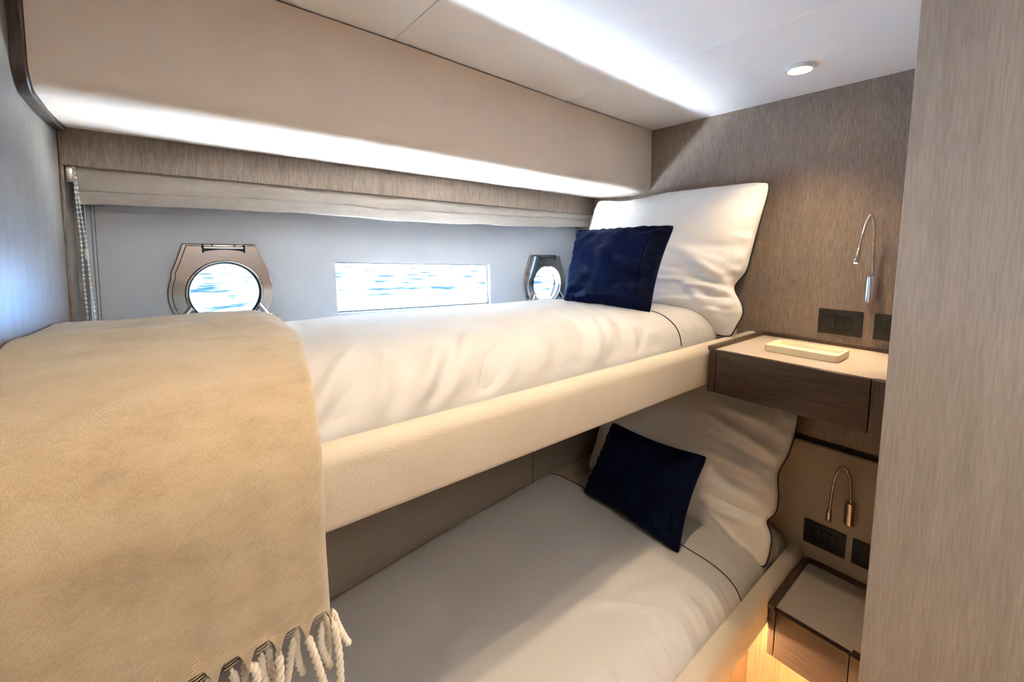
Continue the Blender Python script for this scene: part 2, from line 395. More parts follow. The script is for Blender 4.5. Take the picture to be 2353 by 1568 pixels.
def porthole(c, label):
    cx, cz, r = c; t = thing('porthole', (cx, YW, cz-.13), label, 'porthole', None)
    yf = YW-.030
    # hinged outer frame: flat top, sloping shoulders, round bowl
    out = [(-.093, .146), (.085, .146)]
    R = .131
    out += [(.104, .100), (.120, .063)]
    for k in range(31):
        th = math.radians(22 - k*(224/30)); out.append((R*math.cos(th), R*math.sin(th)))
    out += [(-.122, .063), (-.108, .100)]
    n = 96
    def at(th):   # outer outline as radius along a ray
        dx, dz = math.cos(th), math.sin(th); best = None
        for i in range(len(out)):
            x1, z1 = out[i]; x2, z2 = out[(i+1) % len(out)]; ex, ez = x2-x1, z2-z1; den = dx*ez-dz*ex
            if abs(den) < 1e-9: continue
            s = (x1*ez-z1*ex)/den; u = (x1*dz-z1*dx)/den
            if s > 0 and -1e-6 <= u <= 1+1e-6: best = s if best is None else min(best, s)
        return best or R
    A = [2*PI*k/n for k in range(n)]
    # add exact corner directions
    for cxz in ((-.093, .146), (.085, .146)): 
        th = math.atan2(cxz[1], cxz[0]) % (2*PI); A[min(range(n), key=lambda q: abs(A[q]-th))] = th
    def notch(th, rr):  # hinge recess in the top edge
        x, z = rr*math.cos(th), rr*math.sin(th)
        if z > .11 and abs(x) < .054:
            z = min(z, .1275-.006*(1-(abs(x)/.054)**2)*-1 if abs(x) < .047 else .128)
        return x, z
    rows = []
    for rr, yy in ((r+.0005, YW+.004), (r+.0005, yf+.002), (r+.0025, yf)):
        rows.append([(cx+rr*math.cos(t_), yy, cz+rr*math.sin(t_)) for t_ in A])
    for s, yy in ((.985, yf), (1.0, yf+.002), (1.0, YW-.010)):
        rows.append([(cx+notch(t_, at(t_)*s)[0], yy, cz+notch(t_, at(t_)*s)[1]) for t_ in A])
    bm = B(); grid(bm, rows, closeu=True); bmesh.ops.recalc_face_normals(bm, faces=bm.faces[:])
    fr = build('hinged_frame', bm, M['chrome'], t, smooth=28)
    # base flange on the wall, a little larger
    bm = B(); rows = []
    for s, yy in ((.80, YW-.009), (1.03, YW-.009), (1.045, YW-.007), (1.045, YW+.0005)):
        rows.append([(cx+at(t_)*s*math.cos(t_)-.004, yy, cz+at(t_)*s*math.sin(t_)-.002) for t_ in A])
    grid(bm, rows, closeu=True); bmesh.ops.recalc_face_normals(bm, faces=bm.faces[:]); build('base_flange', bm, M['chrome'], t, smooth=28)
    # bright inner rim and tunnel through the hull
    bm = B(); lathe(bm, [(r+.001, yf-.0005), (r-.001, yf-.0018), (r-.004, yf-.0005), (r-.0045, yf+.006), (r-.002, yf+.012), (r-.002, YW+.012), (r-.006, YW+.016), (r-.006, YW+.041), (r+.004, YW+.041)], cx, 0, 72, 'y', cz)
    build('inner_rim', bm, M['chrome'], t, smooth=50)
    bm = B(); lathe(bm, [(r-.0045, yf+.010), (r-.009, yf+.0095), (r-.0095, yf+.013), (r-.003, yf+.0135)], cx, 0, 72, 'y', cz); build('seal', bm, M['rubber'], t)
    bm = B(); prism(bm, circ((cx, cz), r-.0065), YW+.030, YW+.034, 'y'); build('pane', bm, M['glass'], t)
    # hinge barrel with two end clips and screws
    bm = B(); tube(bm, [(cx-.052, yf+.004, cz+.139), (cx+.052, yf+.004, cz+.139)], .0048, 14)
    box(bm, cx-.052, cx+.052, yf+.006, YW-.006, cz+.1405, cz+.1475, .001)
    hg = build('hinge', bm, M['chrome'], t)
    for s in (-1, 1):
        build('hinge_clip', box(B(), cx+s*.0525-.0026, cx+s*.0525+.0026, yf-.0035, yf+.012, cz+.124, cz+.1495, .0018), M['rubber'], hg)
        build('screw', tube(B(), [(cx+s*.029, yf+.0035, cz+.146), (cx+s*.029, yf+.0035, cz+.1488)], .0022, 10), M['rubber'], hg)
    bm = B(); box(bm, cx-.052, cx+.052, yf+.011, yf+.014, cz+.121, cz+.140); build('hinge_recess', bm, M['rubber'], hg)
    # small engraved mark
    bm = B(); x0, z0 = cx-.010, cz+.1125
    for a_, b_ in (((-.004, -.002), (-.0015, .002)), ((-.0015, .002), (.001, -.002)), ((-.0025, -.0007), (.0003, -.0007))):
        tube(bm, [(x0+a_[0], yf-.0001, z0+a_[1]), (x0+b_[0], yf-.0001, z0+b_[1])], .00035, 5)
    for k in range(7): box(bm, x0+.0045+k*.0026, x0+.0058+k*.0026, yf-.0002, yf+.0003, z0-.0007, z0+.0007+(k % 2)*.0004)
    build('maker_mark', bm, mat('engraving', (.75,.72,.70), .5, .6), t)
    # latch handles at the lower right and left
    for s in (1, -1):
        ax, az = cx+s*.099, cz-.070
        bm = B()
        tube(bm, [(ax-s*.012, yf-.006, az+.030), (ax+s*.002, yf-.010, az+.010), (ax+s*.010, yf-.012, az-.004)], [.0075, .0070, .0085], 14)
        tube(bm, [(ax-s*.012, yf-.004, az-.006), (ax+s*.024, yf-.004, az-.006)], .0052, 12)
        box(bm, ax-.012, ax+.016, yf-.004, YW-.002, az-.020, az-.004, .003)
        tube(bm, [(ax+s*.008, yf-.008, az-.006), (ax+s*.024, yf-.014, az-.026)], [.004, .0035], 10)
        lt = build('latch', bm, M['chrome'], t)
        bm = B(); rr = []
        for k in range(20):
            th = 2*PI*k/20; rr.append((ax+s*.030+.0085*math.cos(th), yf-.010, az-.018+.0085*math.sin(th)))
        tube(bm, rr+[rr[0], rr[1]], .0028, 8, caps=False); build('latch_ring', bm, M['chrome'], lt)
    return t
porthole(P1, 'round porthole at the left with polished steel frame, above the blanket')
porthole(P2, 'round porthole at the far right of the window wall beside the upper navy cushion')

# ------------------------------------------------------------------ roman blind
bl = thing('roman_blind', (.8, 1.50, .10), 'raised beige linen roman blind gathered above the window strip', 'blind')
def wav(x, s): return noise.noise(Vector((x*2.3, s*3.1, 0)))*.5+noise.noise(Vector((x*7, s*5+9, 0)))*.25
def blind_fold(zt, zb, y, bulge, seed, x0, x1, taper):
    bm = B(); rows = []; N = 120
    for i in range(N+1):
        x = lerp(x0, x1, i/N); r = []; zbx = zb+wav(x, seed)*.017+interp(taper, x); zt_ = zt
        for k in range(11):
            t = k/10; z = lerp(zt_, zbx, t); yy = y-bulge*math.sin(PI*min(1, t*1.02))**.8*(.8+.5*wav(x, seed+3))-.006*t+.003*wav(x*1.5, seed+t*2)
            r.append((x, yy, z))
        for k in range(1, 9):    # wrap round the lower edge and back up
            th = PI*k/8; r.append((x, r[10][1]+.007*(1-math.cos(th)), zbx-.005*math.sin(th)))
        r.append((x, y+.013, zt_))
        rows.append(r)
    grid(bm, rows); bmesh.ops.recalc_face_normals(bm, faces=bm.faces[:]); return bm
f = build('fabric', blind_fold(.196, .148, 1.502, .010, 1.0, -.166, XH-.006, [(-.17, -.012), (.35, 0), (1, .006), (1.76, .020)]), M['linen'], bl, smooth=60)
build('lower_fold', blind_fold(.170, .112, 1.516, .014, 6.0, -.170, XH-.005, [(-.17, -.006), (.35, .002), (.83, -.002), (1.3, .006), (1.76, .020)]), M['linen'], f, smooth=60)
# bead chain loop
def chain(pts):
    bm = B(); P = smooth_path(pts, 24); tube(bm, P, .0009, 5); d = 0; last = P[0]; nxt = 0
    for p in P:
        d += (p-last).length; last = p
        if d >= nxt:
            nxt += .0118; mt_ = Matrix.Translation(p); bmesh.ops.create_icosphere(bm, subdivisions=1, radius=.0030, matrix=mt_)
    return bm
ch = build('bead_chain', chain([(-.168, 1.487, .185), (-.166, 1.485, .10), (-.163, 1.484, .00), (-.163, 1.484, -.10), (-.160, 1.484, -.22), (-.155, 1.484, -.26)]), M['whiteplastic'], bl)
build('bead_chain', chain([(-.1665, 1.492, .185), (-.161, 1.488, .09), (-.155, 1.486, .00), (-.152, 1.486, -.10), (-.147, 1.485, -.22), (-.150, 1.484, -.26)]), M['whiteplastic'], bl)
build('chain_connector', box(B(), -.1585, -.1515, 1.480, 1.489, -.038, -.012, .0018), M['whiteplastic'], bl)
build('mounting_bracket', box(B(), -.186, -.168, 1.492, 1.53, .15, .198, .002), M['nickel'], bl)

# ------------------------------------------------------------------ bunks
def bunk(x0, x1, yf, yb, zt, zb, label, plinth=None):
    t = thing('bunk_bed', ((x0+x1)/2, (yf+yb)/2, zb), label, 'bunk bed', None)
    # padded front rail, rounded over the top
    pr = [(yf+.012, zb), (yf+.002, zb+.006), (yf, zb+.014), (yf, zt-.030)]
    for k in range(1, 8):
        th = k/8*PI*.5; pr.append((yf+.026*(1-math.cos(th)), zt-.030+.030*math.sin(th)))
    pr += [(yf+.026, zt), (yf+.042, zt-.004), (yf+.050, zt-.022), (yf+.050, zb)]
    bm = B(); rows = []
    for k in range(41): rows.append([(lerp(x0, x1, k/40), y, z) for y, z in pr])
    V = grid(bm, rows); bm.faces.new(V[0]); bm.faces.new(V[-1][::-1]); bmesh.ops.recalc_face_normals(bm, faces=bm.faces[:])
    build('side_rail', bm, M['rail'], t, smooth=50)
    build('base_panel', box(B(), x0, x1, yf+.052, yb, zb+.004, zb+.03), M['padded'], t)
    if plinth:
        build('plinth', box(B(), x0, x1, plinth[0], yb, ZF+.002, zb+.002), M['oak'], t)
        build('light_strip', box(B(), x0+.02, x1-.02, yf+.060, yf+.068, zb-.010, zb-.001), M['strip'], t)
    return t
upper = bunk(XL+.003, XH-.003, .640, 1.458, -.303, -.437, 'upper bunk with beige padded side rail below the window')
lower = bunk(XL+.004, XH-.026, .435, 1.12, -1.052, -1.165, 'lower bunk with rounded beige side rail lit warmly from below', plinth=(.60,))

def mattress_surface(x0, x1, sec, folds, seed, amp, nx, off=0, ends=(0, 0)):
    """sec: (y,z) polyline from the back over the crown down to the rail; off pushes the whole surface in or out"""
    P = smooth_path([(0, y, z) for y, z in sec], 7); L = [0]
    for a, b in zip(P, P[1:]): L.append(L[-1]+(b-a).length)
    rows = []; uv = []
    for i in range(nx+1):
        x = lerp(x0, x1, i/nx); r = []; u_ = []
        for k, p in enumerate(P):
            t = (P[min(k+1, len(P)-1)]-P[max(k-1, 0)]).normalized(); nrm = Vector((0, t.z, -t.y))
            if nrm.z < 0 and abs(nrm.z) > .3: nrm = -nrm
            s = L[k]/L[-1]
            m_ = sst(0, .06, s)*sst(0, .05, 1-s)
            d = off+m_*(amp*(noise.noise(Vector((x*3+seed, s*5, seed)))+.5*noise.noise(Vector((x*9+seed, s*11, seed)))))
            for f in folds: d += 1.5*fold(x, s, f)*(.15+.85*m_)
            e = 0
            if ends[0]: e += ends[0]*(1-sst(0, .03, x-x0))
            if ends[1]: e += ends[1]*(1-sst(0, .03, x1-x))
            r.append(Vector((x, 0, 0))+p+nrm*(d-e)); u_.append((x, L[k]))
        rows.append(r); uv.append(u_)
    return rows, uv
def solid(rows, zb):
    rows = [list(r)+[Vector((r[-1].x, r[-1].y, zb)), Vector((r[0].x, r[0].y, zb))] for r in rows]
    bm = B(); V = grid(bm, rows, closeu=True); bm.faces.new(V[0]); bm.faces.new(V[-1]); bmesh.ops.recalc_face_normals(bm, faces=bm.faces[:]); return bm
def shell(rows, uv=None):
    bm = B(); grid(bm, rows, uv); 
    bmesh.ops.recalc_face_normals(bm, faces=bm.faces[:])
    up = sum(f.normal.z*f.calc_area() for f in bm.faces)
    if up < 0: bmesh.ops.reverse_faces(bm, faces=bm.faces[:])
    bmesh.ops.solidify(bm, geom=bm.faces[:], thickness=.003); return bm

# upper duvet: crown section, s = 0 at the window, s = 1 at the rail
secU = [(1.470, -.320), (1.473, -.275), (1.440, -.244), (1.36, -.226), (1.22, -.213), (1.05, -.207), (.93, -.207), (.84, -.210), (.785, -.217), (.748, -.234), (.722, -.262), (.710, -.295), (.706, -.322)]
random.seed(11)
foldsU = []
for k in range(26):
    x = .18+k*.042+random.uniform(-.015, .015); a = random.uniform(.002, .0045)*(1 if k % 2 else -1)*(1.5 if k < 9 else .8)
    foldsU.append((x-random.uniform(.03, .09), .985, x+random.uniform(.02, .10), random.uniform(.74, .88), .013+random.uniform(0, .010), a*1.25))
foldsU += [(.34, .97, .62, .74, .035, .008), (.62, .97, .86, .76, .035, .007), (.48, .98, .70, .80, .022, -.006), (.82, .98, 1.05, .82, .03, .005),
           (.25, .55, .85, .44, .012, .0018), (.3, .40, 1.1, .30, .012, -.0018), (.9, .62, 1.25, .40, .02, .003), (1.0, .72, 1.27, .52, .02, -.003), (.75, .62, 1.2, .55, .015, .002), (1.05, .45, 1.27, .62, .012, .0025), (1.1, .35, 1.27, .5, .012, .002)]
rows, uv = mattress_surface(XL+.008, 1.285, secU, foldsU, 3.1, .0035, 220, .008)
duv = thing('duvet', (.55, 1.05, -.33), 'white duvet with thin dark piping spread over the upper bunk', 'duvet')
# hem: turn the last row under
last = rows[-1]; cenz = -.30
rows.append([p+Vector((.003, 0, -.002)) for p in last]); rows.append([Vector((p.x+.002, p.y, p.z-.007)) if p.y > .75 else Vector((p.x+.002, p.y+.006, p.z-.003)) for p in last])
build('cover', shell(rows), M['sheet'], duv, smooth=60)
bm = B(); tube(bm, [p+Vector((.003, -.0005, .0003)) for p in last[10:-4]], .0018, 6); build('piping', bm, M['piping'], duv)
rowsm, _ = mattress_surface(XL+.006, XH-.012, secU, [(1.42, .97, 1.44, .80, .012, .003), (1.36, .96, 1.40, .78, .012, .002), (1.50, .97, 1.47, .78, .015, -.003)], 8.2, .002, 120, 0, (0, .012))
build_m = solid(rowsm, -.404)
mt_u = tag(build('mattress', build_m, M['sheet'], None, smooth=60), 'white sheeted mattress of the upper bunk, showing beyond the duvet hem', 'mattress')

secL = [(1.165, -1.10), (1.175, -1.05), (1.150, -1.018), (1.08, -1.003), (.95, -.997), (.80, -.996), (.68, -.998), (.60, -1.001), (.55, -1.008), (.514, -1.024), (.494, -1.046), (.486, -1.068), (.485, -1.085)]
# the lower berth widens towards the head with the hull; scale y back part
def widen(rows):
    out = []
    for r in rows:
        q = []
        for p in r:
            yb = interp(hull, p.x)-.012; t = max(0, (p.y-.60)/(1.175-.60)); q.append(Vector((p.x, p.y if p.y < .6 else lerp(.60, yb, t), p.z)))
        out.append(q)
    return out
foldsL = []
for k in range(22):
    x = .05+k*.055+random.uniform(-.02, .02); foldsL.append((x, .985, x+random.uniform(.01, .06), random.uniform(.80, .88), .016+random.uniform(0, .01), random.uniform(.002, .005)*(1 if k % 2 else -1)))
for k in range(9):
    x = .88+k*.045; foldsL.append((x, .99, x+.02, .86, .009, .0045 if k % 2 else -.003))
foldsL += [(.82, .62, 1.02, .82, .014, .004), (.70, .58, .86, .66, .012, -.003), (.88, .70, 1.15, .80, .02, .003), (1.0, .30, 1.28, .22, .015, .003), (.95, .42, 1.28, .34, .012, -.002), (1.05, .52, 1.28, .46, .02, .003), (.30, .62, .62, .50, .02, .003), (.35, .45, .95, .36, .012, -.002)]
rows, uv = mattress_surface(XL+.008, 1.305, secL, foldsL, 5.7, .004, 220, .010)
rows = widen(rows)
duv2 = thing('duvet', (.55, .80, -1.10), 'white duvet of the lower bunk, brightly lit along its front half', 'duvet')
last = rows[-1]
rows.append([p+Vector((.003, 0, -.002)) for p in last]); rows.append([Vector((p.x+.002, p.y, p.z-.009)) if p.y > .55 else Vector((p.x+.002, p.y+.006, p.z-.003)) for p in last])
build('cover', shell(rows), M['sheet'], duv2, smooth=60)
bm = B(); tube(bm, [p+Vector((.003, -.0005, .0003)) for p in last[10:-4]], .0016, 6); build('piping', bm, M['piping'], duv2)
rowsm, _ = mattress_surface(XL+.006, XH-.030, secL, [(1.55, .98, 1.66, .84, .012, .007), (1.60, .99, 1.70, .88, .010, .006), (1.50, .98, 1.52, .86, .012, -.004), (1.66, .95, 1.70, .70, .02, .012), (1.42, .98, 1.42, .84, .015, .003)], 2.2, .003, 160, 0, (0, .014))
rowsm = widen(rowsm)
for r in rowsm:     # stop short of the hull at the head end where the ledge shows
    for p in r:
        if p.x > 1.25 and p.y > 1.1: p.z -= .03*sst(1.25, 1.32, p.x)*sst(1.12, 1.2, p.y)
tag(build('mattress', solid(rowsm, -1.133), M['sheet'], None, smooth=60), 'white sheeted mattress of the lower bunk, crumpled at its head corner', 'mattress')
bm = B(); lathe(bm, [(0, -1.0275), (.023, -1.0275), (.027, -1.029), (.028, -1.0345)], 1.545, 1.262, 32)
tag(build('cover_cap', bm, M['padded']), 'round beige cap on the ledge behind the lower navy cushion', 'cap')

# ------------------------------------------------------------------ pillows
def pillow(name, label, cat, cor, T, mt, folds, seed, pipe=None, edgefn=None, bow=.06, nu=90, group=None, back=.55, base=None, wr=.004, power=.42, corner=.035):
    TL, TR, BR, BL = [Vector(c) for c in cor]
    cen = (TL+TR+BR+BL)/4; n_ = (TR-TL).cross(BL-TL).normalized()
    if n_.x > 0: n_ = -n_
    lo = min(c.z for c in (TL, TR, BR, BL)) if base is None else base
    root = thing(name, (cen.x, cen.y, lo), label, cat, group)
    def P(u, v, side):
        bu = u*(1-bow*(1-v*v)*abs(u)**3); bv = v*(1-bow*(1-u*u)*abs(v)**3)
        s, t = (bu+1)/2, (bv+1)/2
        p = (TL*(1-s)+TR*s)*(1-t)+(BL*(1-s)+BR*s)*t
        if edgefn: p = p+edgefn(u, v)
        cr = (abs(u)*abs(v))**10; p = p+(cen-p)*corner*cr
        e = max(0, (1-u*u)*(1-v*v)); h = T*e**power
        f = sum(fold(u, v, q) for q in folds)
        k = wr*(noise.noise(Vector((u*2+seed, v*2, seed)))+.6*noise.noise(Vector((u*5+seed, v*5, seed+side))))
        # puckers running in from the seams
        pk = .0022*math.sin(seed+u*31+3*noise.noise(Vector((u*4, 0, seed))))*math.exp(-((1-abs(v))/.13)**2)+.0022*math.sin(seed*2+v*27+3*noise.noise(Vector((v*4, 5, seed))))*math.exp(-((1-abs(u))/.13)**2)
        msk = min(1, e*14)
        if side > 0: return p+n_*(h+(1.7*f+1.5*k+1.6*pk)*msk)
        return p-n_*(h*back)
    bm = B()
    def w_(k): 
        a = -1+2*k/nu; return math.sin(a*PI/2)*.5+a*.5
    rf = [[P(w_(i), w_(j), 1) for j in range(nu+1)] for i in range(nu+1)]
    rb = [[P(w_(i), w_(j), -1) for j in range(nu+1)] for i in range(nu+1)]
    grid(bm, rf); grid(bm, [r[::-1] for r in rb]); bmesh.ops.remove_doubles(bm, verts=bm.verts[:], dist=.00005)
    bmesh.ops.recalc_face_normals(bm, faces=bm.faces[:])
    build('cover', bm, mt, root, smooth=70)
    if pipe:
        edge = [rf[i][0] for i in range(nu+1)]+[rf[nu][j] for j in range(1, nu+1)]+[rf[i][nu] for i in range(nu-1, -1, -1)]+[rf[0][j] for j in range(nu-1, 0, -1)]
        pm, pr_, lo_, hi_ = pipe; m_ = len(edge); seg = [edge[int(lerp(lo_, hi_, k/240)*m_) % m_] for k in range(241)]
        seg = [p for i, p in enumerate(seg) if i == 0 or (p-seg[i-1]).length > 1e-5]
        bm = B(); tube(bm, [p+n_*.002 for p in seg], pr_, 6); build('piping', bm, pm, root)
    return root
# white pillow, upper bunk (u runs from window side to room side, v from top to bottom)
def edgeU(u, v):
    d = Vector((0, 0, 0))
    # room-side edge is pinched in below its middle
    g = math.exp(-((v-.36)/.14)**2)*sst(.55, 1, u); d += Vector((0, .030, 0))*g
    g = math.exp(-((v-.68)/.16)**2)*sst(.6, 1, u); d += Vector((0, -.016, 0))*g
    # window-side half of the lower edge rides up on the mattress, room-side corner hangs over it
    g = sst(.3, 1, v)*sst(.62, -.2, -abs(u-1)*.0-u*-1)*0
    d += Vector((0, 0, .062))*sst(.35, 1, v)*(1-sst(.30, .92, u))
    # top edge sags slightly near the window side
    d += Vector((0, 0, -.022))*math.exp(-((u+.55)/.35)**2)*sst(.6, 1, -v)
    return d
foldsPU = [(.98, .36, .45, .05, .06, .008), (.98, .40, .30, .22, .05, -.006), (.98, .44, .50, .42, .045, .008), (.95, .5, .60, .62, .04, -.006), (.97, .55, .70, .80, .04, .006), (.85, .25, .0, .28, .04, .004), (.9, .15, .2, -.1, .05, .004), (.92, -.1, .35, -.12, .05, -.003),
           (.6, .35, -.1, .42, .03, .005), (.2, .9, .75, .6, .06, .006), (.9, .9, .5, .4, .06, .008), (-.9, -.9, -.5, -.6, .05, .005), (-.95, -.6, -.6, -.5, .05, -.004), (.6, .62, .9, .56, .03, .007), (.65, .72, .92, .66, .03, -.006)]
pillow('bed_pillow', 'large white pillow with dark piping standing on the upper bunk', 'pillow',
       [(1.700, 1.408, .262), (1.700, .606, .262), (1.560, .650, -.309), (1.500, 1.40, -.300)], .078, M['sheet2'], foldsPU, 1.3,
       pipe=(M['piping'], .0024, .232, .56), edgefn=edgeU, bow=.03)
# navy cushion, upper bunk
foldsCU = [(.95, .1, .35, .0, .07, .006), (.95, .3, .4, .35, .06, -.006), (.9, .55, .35, .65, .06, .006), (-.9, .8, -.4, .55, .08, .006), (-.6, .95, .4, .80, .05, .005), (.2, .95, .85, .85, .05, -.005), (.9, -.8, .5, -.4, .08, .006), (.8, .75, .45, .45, .05, .005), (-.2, .7, -.75, .85, .05, -.004), (.75, -.5, .75, .8, .035, -.007), (.85, -.5, .83, .85, .03, .005)]
pillow('throw_cushion', 'navy velvet cushion leaning on the white pillow of the upper bunk', 'cushion',
       [(1.395, 1.262, .092), (1.395, .800, .096), (1.245, .790, -.212), (1.235, 1.185, -.214)], .080, M['velvet'], foldsCU, 4.4, bow=.10, wr=.006, group=None)
# white pillow, lower bunk
def edgeL(u, v):
    d = Vector((0, 0, 0)); g = math.exp(-((v-.45)/.10)**2)*sst(.7, 1, u); d += Vector((0, .022, 0))*g
    d += Vector((0, 0, .055))*sst(.35, 1, v)*(1-sst(.15, .95, u))
    d += Vector((0, .018, 0))*math.exp(-((v+.15)/.2)**2)*sst(.6, 1, u)
    return d
foldsPL = [(.95, -.35, .25, -.6, .06, .010), (.95, -.2, .3, -.35, .05, -.008), (.9, -.05, .35, -.12, .05, .008), (.95, .1, .4, .12, .05, -.005), (.9, .42, .3, .40, .025, -.007), (.95, .5, .4, .62, .05, .007), (.8, -.7, .4, -.75, .06, .006), (.1, .2, .9, .3, .05, .004), (.85, .9, .4, .6, .05, .006)]
pillow('bed_pillow', 'large white pillow with dark piping standing on the lower bunk', 'pillow',
       [(1.690, 1.255, -.50), (1.690, .462, -.545), (1.510, .476, -1.062), (1.470, 1.23, -1.065)], .080, M['sheet2'], foldsPL, 6.1,
       pipe=(M['piping'], .0024, .25, .56), edgefn=edgeL, bow=.03)
foldsCL = [(.95, .2, .35, .1, .07, .006), (.95, .4, .4, .4, .06, -.005), (.85, .8, .4, .4, .05, .006), (.9, .6, .6, .75, .05, -.005), (-.9, -.8, -.4, -.3, .08, .005), (.9, -.9, .4, -.4, .08, .006), (.8, -.4, .8, .8, .035, -.005)]
pillow('throw_cushion', 'navy velvet cushion leaning on the white pillow of the lower bunk', 'cushion',
       [(1.395, 1.040, -.700), (1.395, .640, -.690), (1.255, .652, -.990), (1.275, 1.085, -.985)], .080, M['velvet'], foldsCL, 9.4, bow=.09, wr=.006)

# ------------------------------------------------------------------ blanket
bk = thing('blanket', (0, .64, -.6), 'camel wool blanket with twisted tassels draped over the foot of the upper bunk', 'blanket')
path = [(1.452, -.262), (1.446, -.232), (1.40, -.200), (1.24, -.180), (1.05, -.168), (.92, -.167), (.82, -.180), (.73, -.202), (.665, -.235), (.625, -.280), (.606, -.335), (.600, -.41), (.598, -.50)]
Pb = smooth_path([(0, y, z) for y, z in path], 10); Lb = [0]
for a, b in zip(Pb, Pb[1:]): Lb.append(Lb[-1]+(b-a).length)
TP = .034; XR = .158
def xright(s):   # right border of the blanket along the path
    return XR-.030+.078*sst(.0, .30, s)*(1-sst(.45, .80, s))+.030*sst(.45, .80, s)+.006*noise.noise(Vector((s*6, 2, 0)))
def blayer(off, xl, xr_fn, seed, zoff=0, nxx=150):
    rows = []; uv = []
    for i in range(nxx+1):
        r = []; q = []; a = i/nxx
        for k, p in enumerate(Pb):
            s = Lb[k]/Lb[-1]; x = lerp(xl, xr_fn(s), a)
            t = (Pb[min(k+1, len(Pb)-1)]-Pb[max(k-1, 0)]).normalized(); nrm = Vector((0, t.z, -t.y))
            edge = max(0, (x-(xr_fn(s)-.014))/.014); rnd = (off-.001)*(1-math.sqrt(max(0, 1-edge*edge))) if off > 0 else 0
            d = off-rnd+.010*(noise.noise(Vector((x*6+seed, s*5, 1)))*(1-.4*sst(.6, .9, s)))+.0025*noise.noise(Vector((x*22, s*16, seed)))
            d += fold(x, s, (-.18, .50, .10, .44, .035, .008))+fold(x, s, (-.16, .40, .02, .36, .03, -.006))+fold(x, s, (.02, .30, .2, .52, .04, .006))
            d -= .020*max(0, (x-(xr_fn(s)-.06))/.06)**2*(1-sst(.5, .7, s))
            pz = p+nrm*d; r.append(Vector((x, pz.y, pz.z+zoff))); q.append((x, Lb[k]))
        # scalloped lower border with teeth that gather into tassels
        base = r[-1]; ph = ((lerp(xl, xr_fn(1), a)-XR)/TP)
        tooth = abs(math.cos(PI*ph)); ext = .004+.036*tooth**1.8; c = round(ph)*TP+XR
        for m2 in range(1, 7):
            t_ = m2/6; pin = (t_**1.3)*.80; x = base.x+(c-base.x)*pin*(1 if abs(ph) < 50 else 0)
            r.append(Vector((x, base.y-.0015*math.sin(PI*t_), base.z-ext*t_))); q.append((x, Lb[-1]+ext*t_))
        rows.append(r); uv.append(q)
    return rows, uv
# outer layer, folded edge at the right, inner layer behind it
ro, uo = blayer(.016, XL+.006, xright, 1.0)
ri, ui = blayer(-.001, XL+.010, lambda s: xright(s)-.0005, 1.0, .004)
bm = B(); grid(bm, ro, uo); 
bmesh.ops.recalc_face_normals(bm, faces=bm.faces[:])
if sum(f.normal.z*f.calc_area() for f in bm.faces) < 0: bmesh.ops.reverse_faces(bm, faces=bm.faces[:])
o_ = build('cloth', bm, M['wool'], bk, smooth=80)
bm = B(); grid(bm, ri, ui); build('under_fold', bm, M['wool'], bk, smooth=80)
random.seed(5)
def tassel(x, y, z, L, dx, dy, r=.0062, ph=0, curl=0):
    pts = []; n = 84
    for k in range(n+1):
        t = k/n; pts.append((x+dx*t*t+curl*math.sin(PI*t), y+dy*t, z-L*t))
    R = [r*(.35+.65*sst(0, .16, k/n))*(1 if k < n-2 else (.92, .8, .45)[k-n+2]) for k in range(n+1)]
    bm = B(); tube(bm, pts, R, 18, True, lambda th, i: 1+.24*math.cos(2*(th-i*.34+ph))); return bm
k = 0
xs = [XR-j*TP for j in range(11)]
for x in xs:
    zt = ro[-1][len(Pb)-1].z-.026
    rnd = random.uniform
    L = rnd(.095, .118); dx = rnd(-.014, .016); cu = rnd(-.006, .008)
    if k == 1: dx, cu = .022, .006
    if k == 3: dx, cu, L = -.042, .016, .075
    build('tassel', tassel(x-.001, .5825, zt+.006, L, dx, -.004, .0048, k, cu), M['yarn'], bk, smooth=80)
    build('tassel', tassel(x-.014+rnd(-.004, .004), .5985, zt-.006, rnd(.070, .085), rnd(-.012, .014), .003, .0046, k+.5, rnd(-.004, .004)), M['yarn'], bk, smooth=80)
    build('tassel', tassel(x-.004+rnd(-.006, .006), .6085, zt-.004, rnd(.066, .082), rnd(-.010, .012), .005, .0046, k+.9, rnd(-.004, .004)), M['yarn'], bk, smooth=80)
    k += 1
build('tassel', tassel(XR+.004, .596, ro[-1][len(Pb)-1].z-.018, .062, .020, -.008, .0042, 2, .002), M['yarn'], bk, smooth=80)
# loose weft threads bridging the gaps between the teeth
bm = B(); zt = ro[-1][len(Pb)-1].z
for j in range(10):
    xm = XR-(j+.5)*TP
    for q in range(9):
        zz = zt+.020-q*.0042+random.uniform(-.0006, .0006); hw = .0025+q*.00065
        tube(bm, [(xm-hw, .5818, zz-.0022), (xm, .5808, zz+random.uniform(-.0004, .0006)), (xm+hw, .5818, zz+.0018)], .00042, 4)
build('loose_threads', bm, mat('golden_thread', (.80,.60,.32), .7), bk); bk.children[-1]['kind'] = 'stuff' if False else 'stuff'
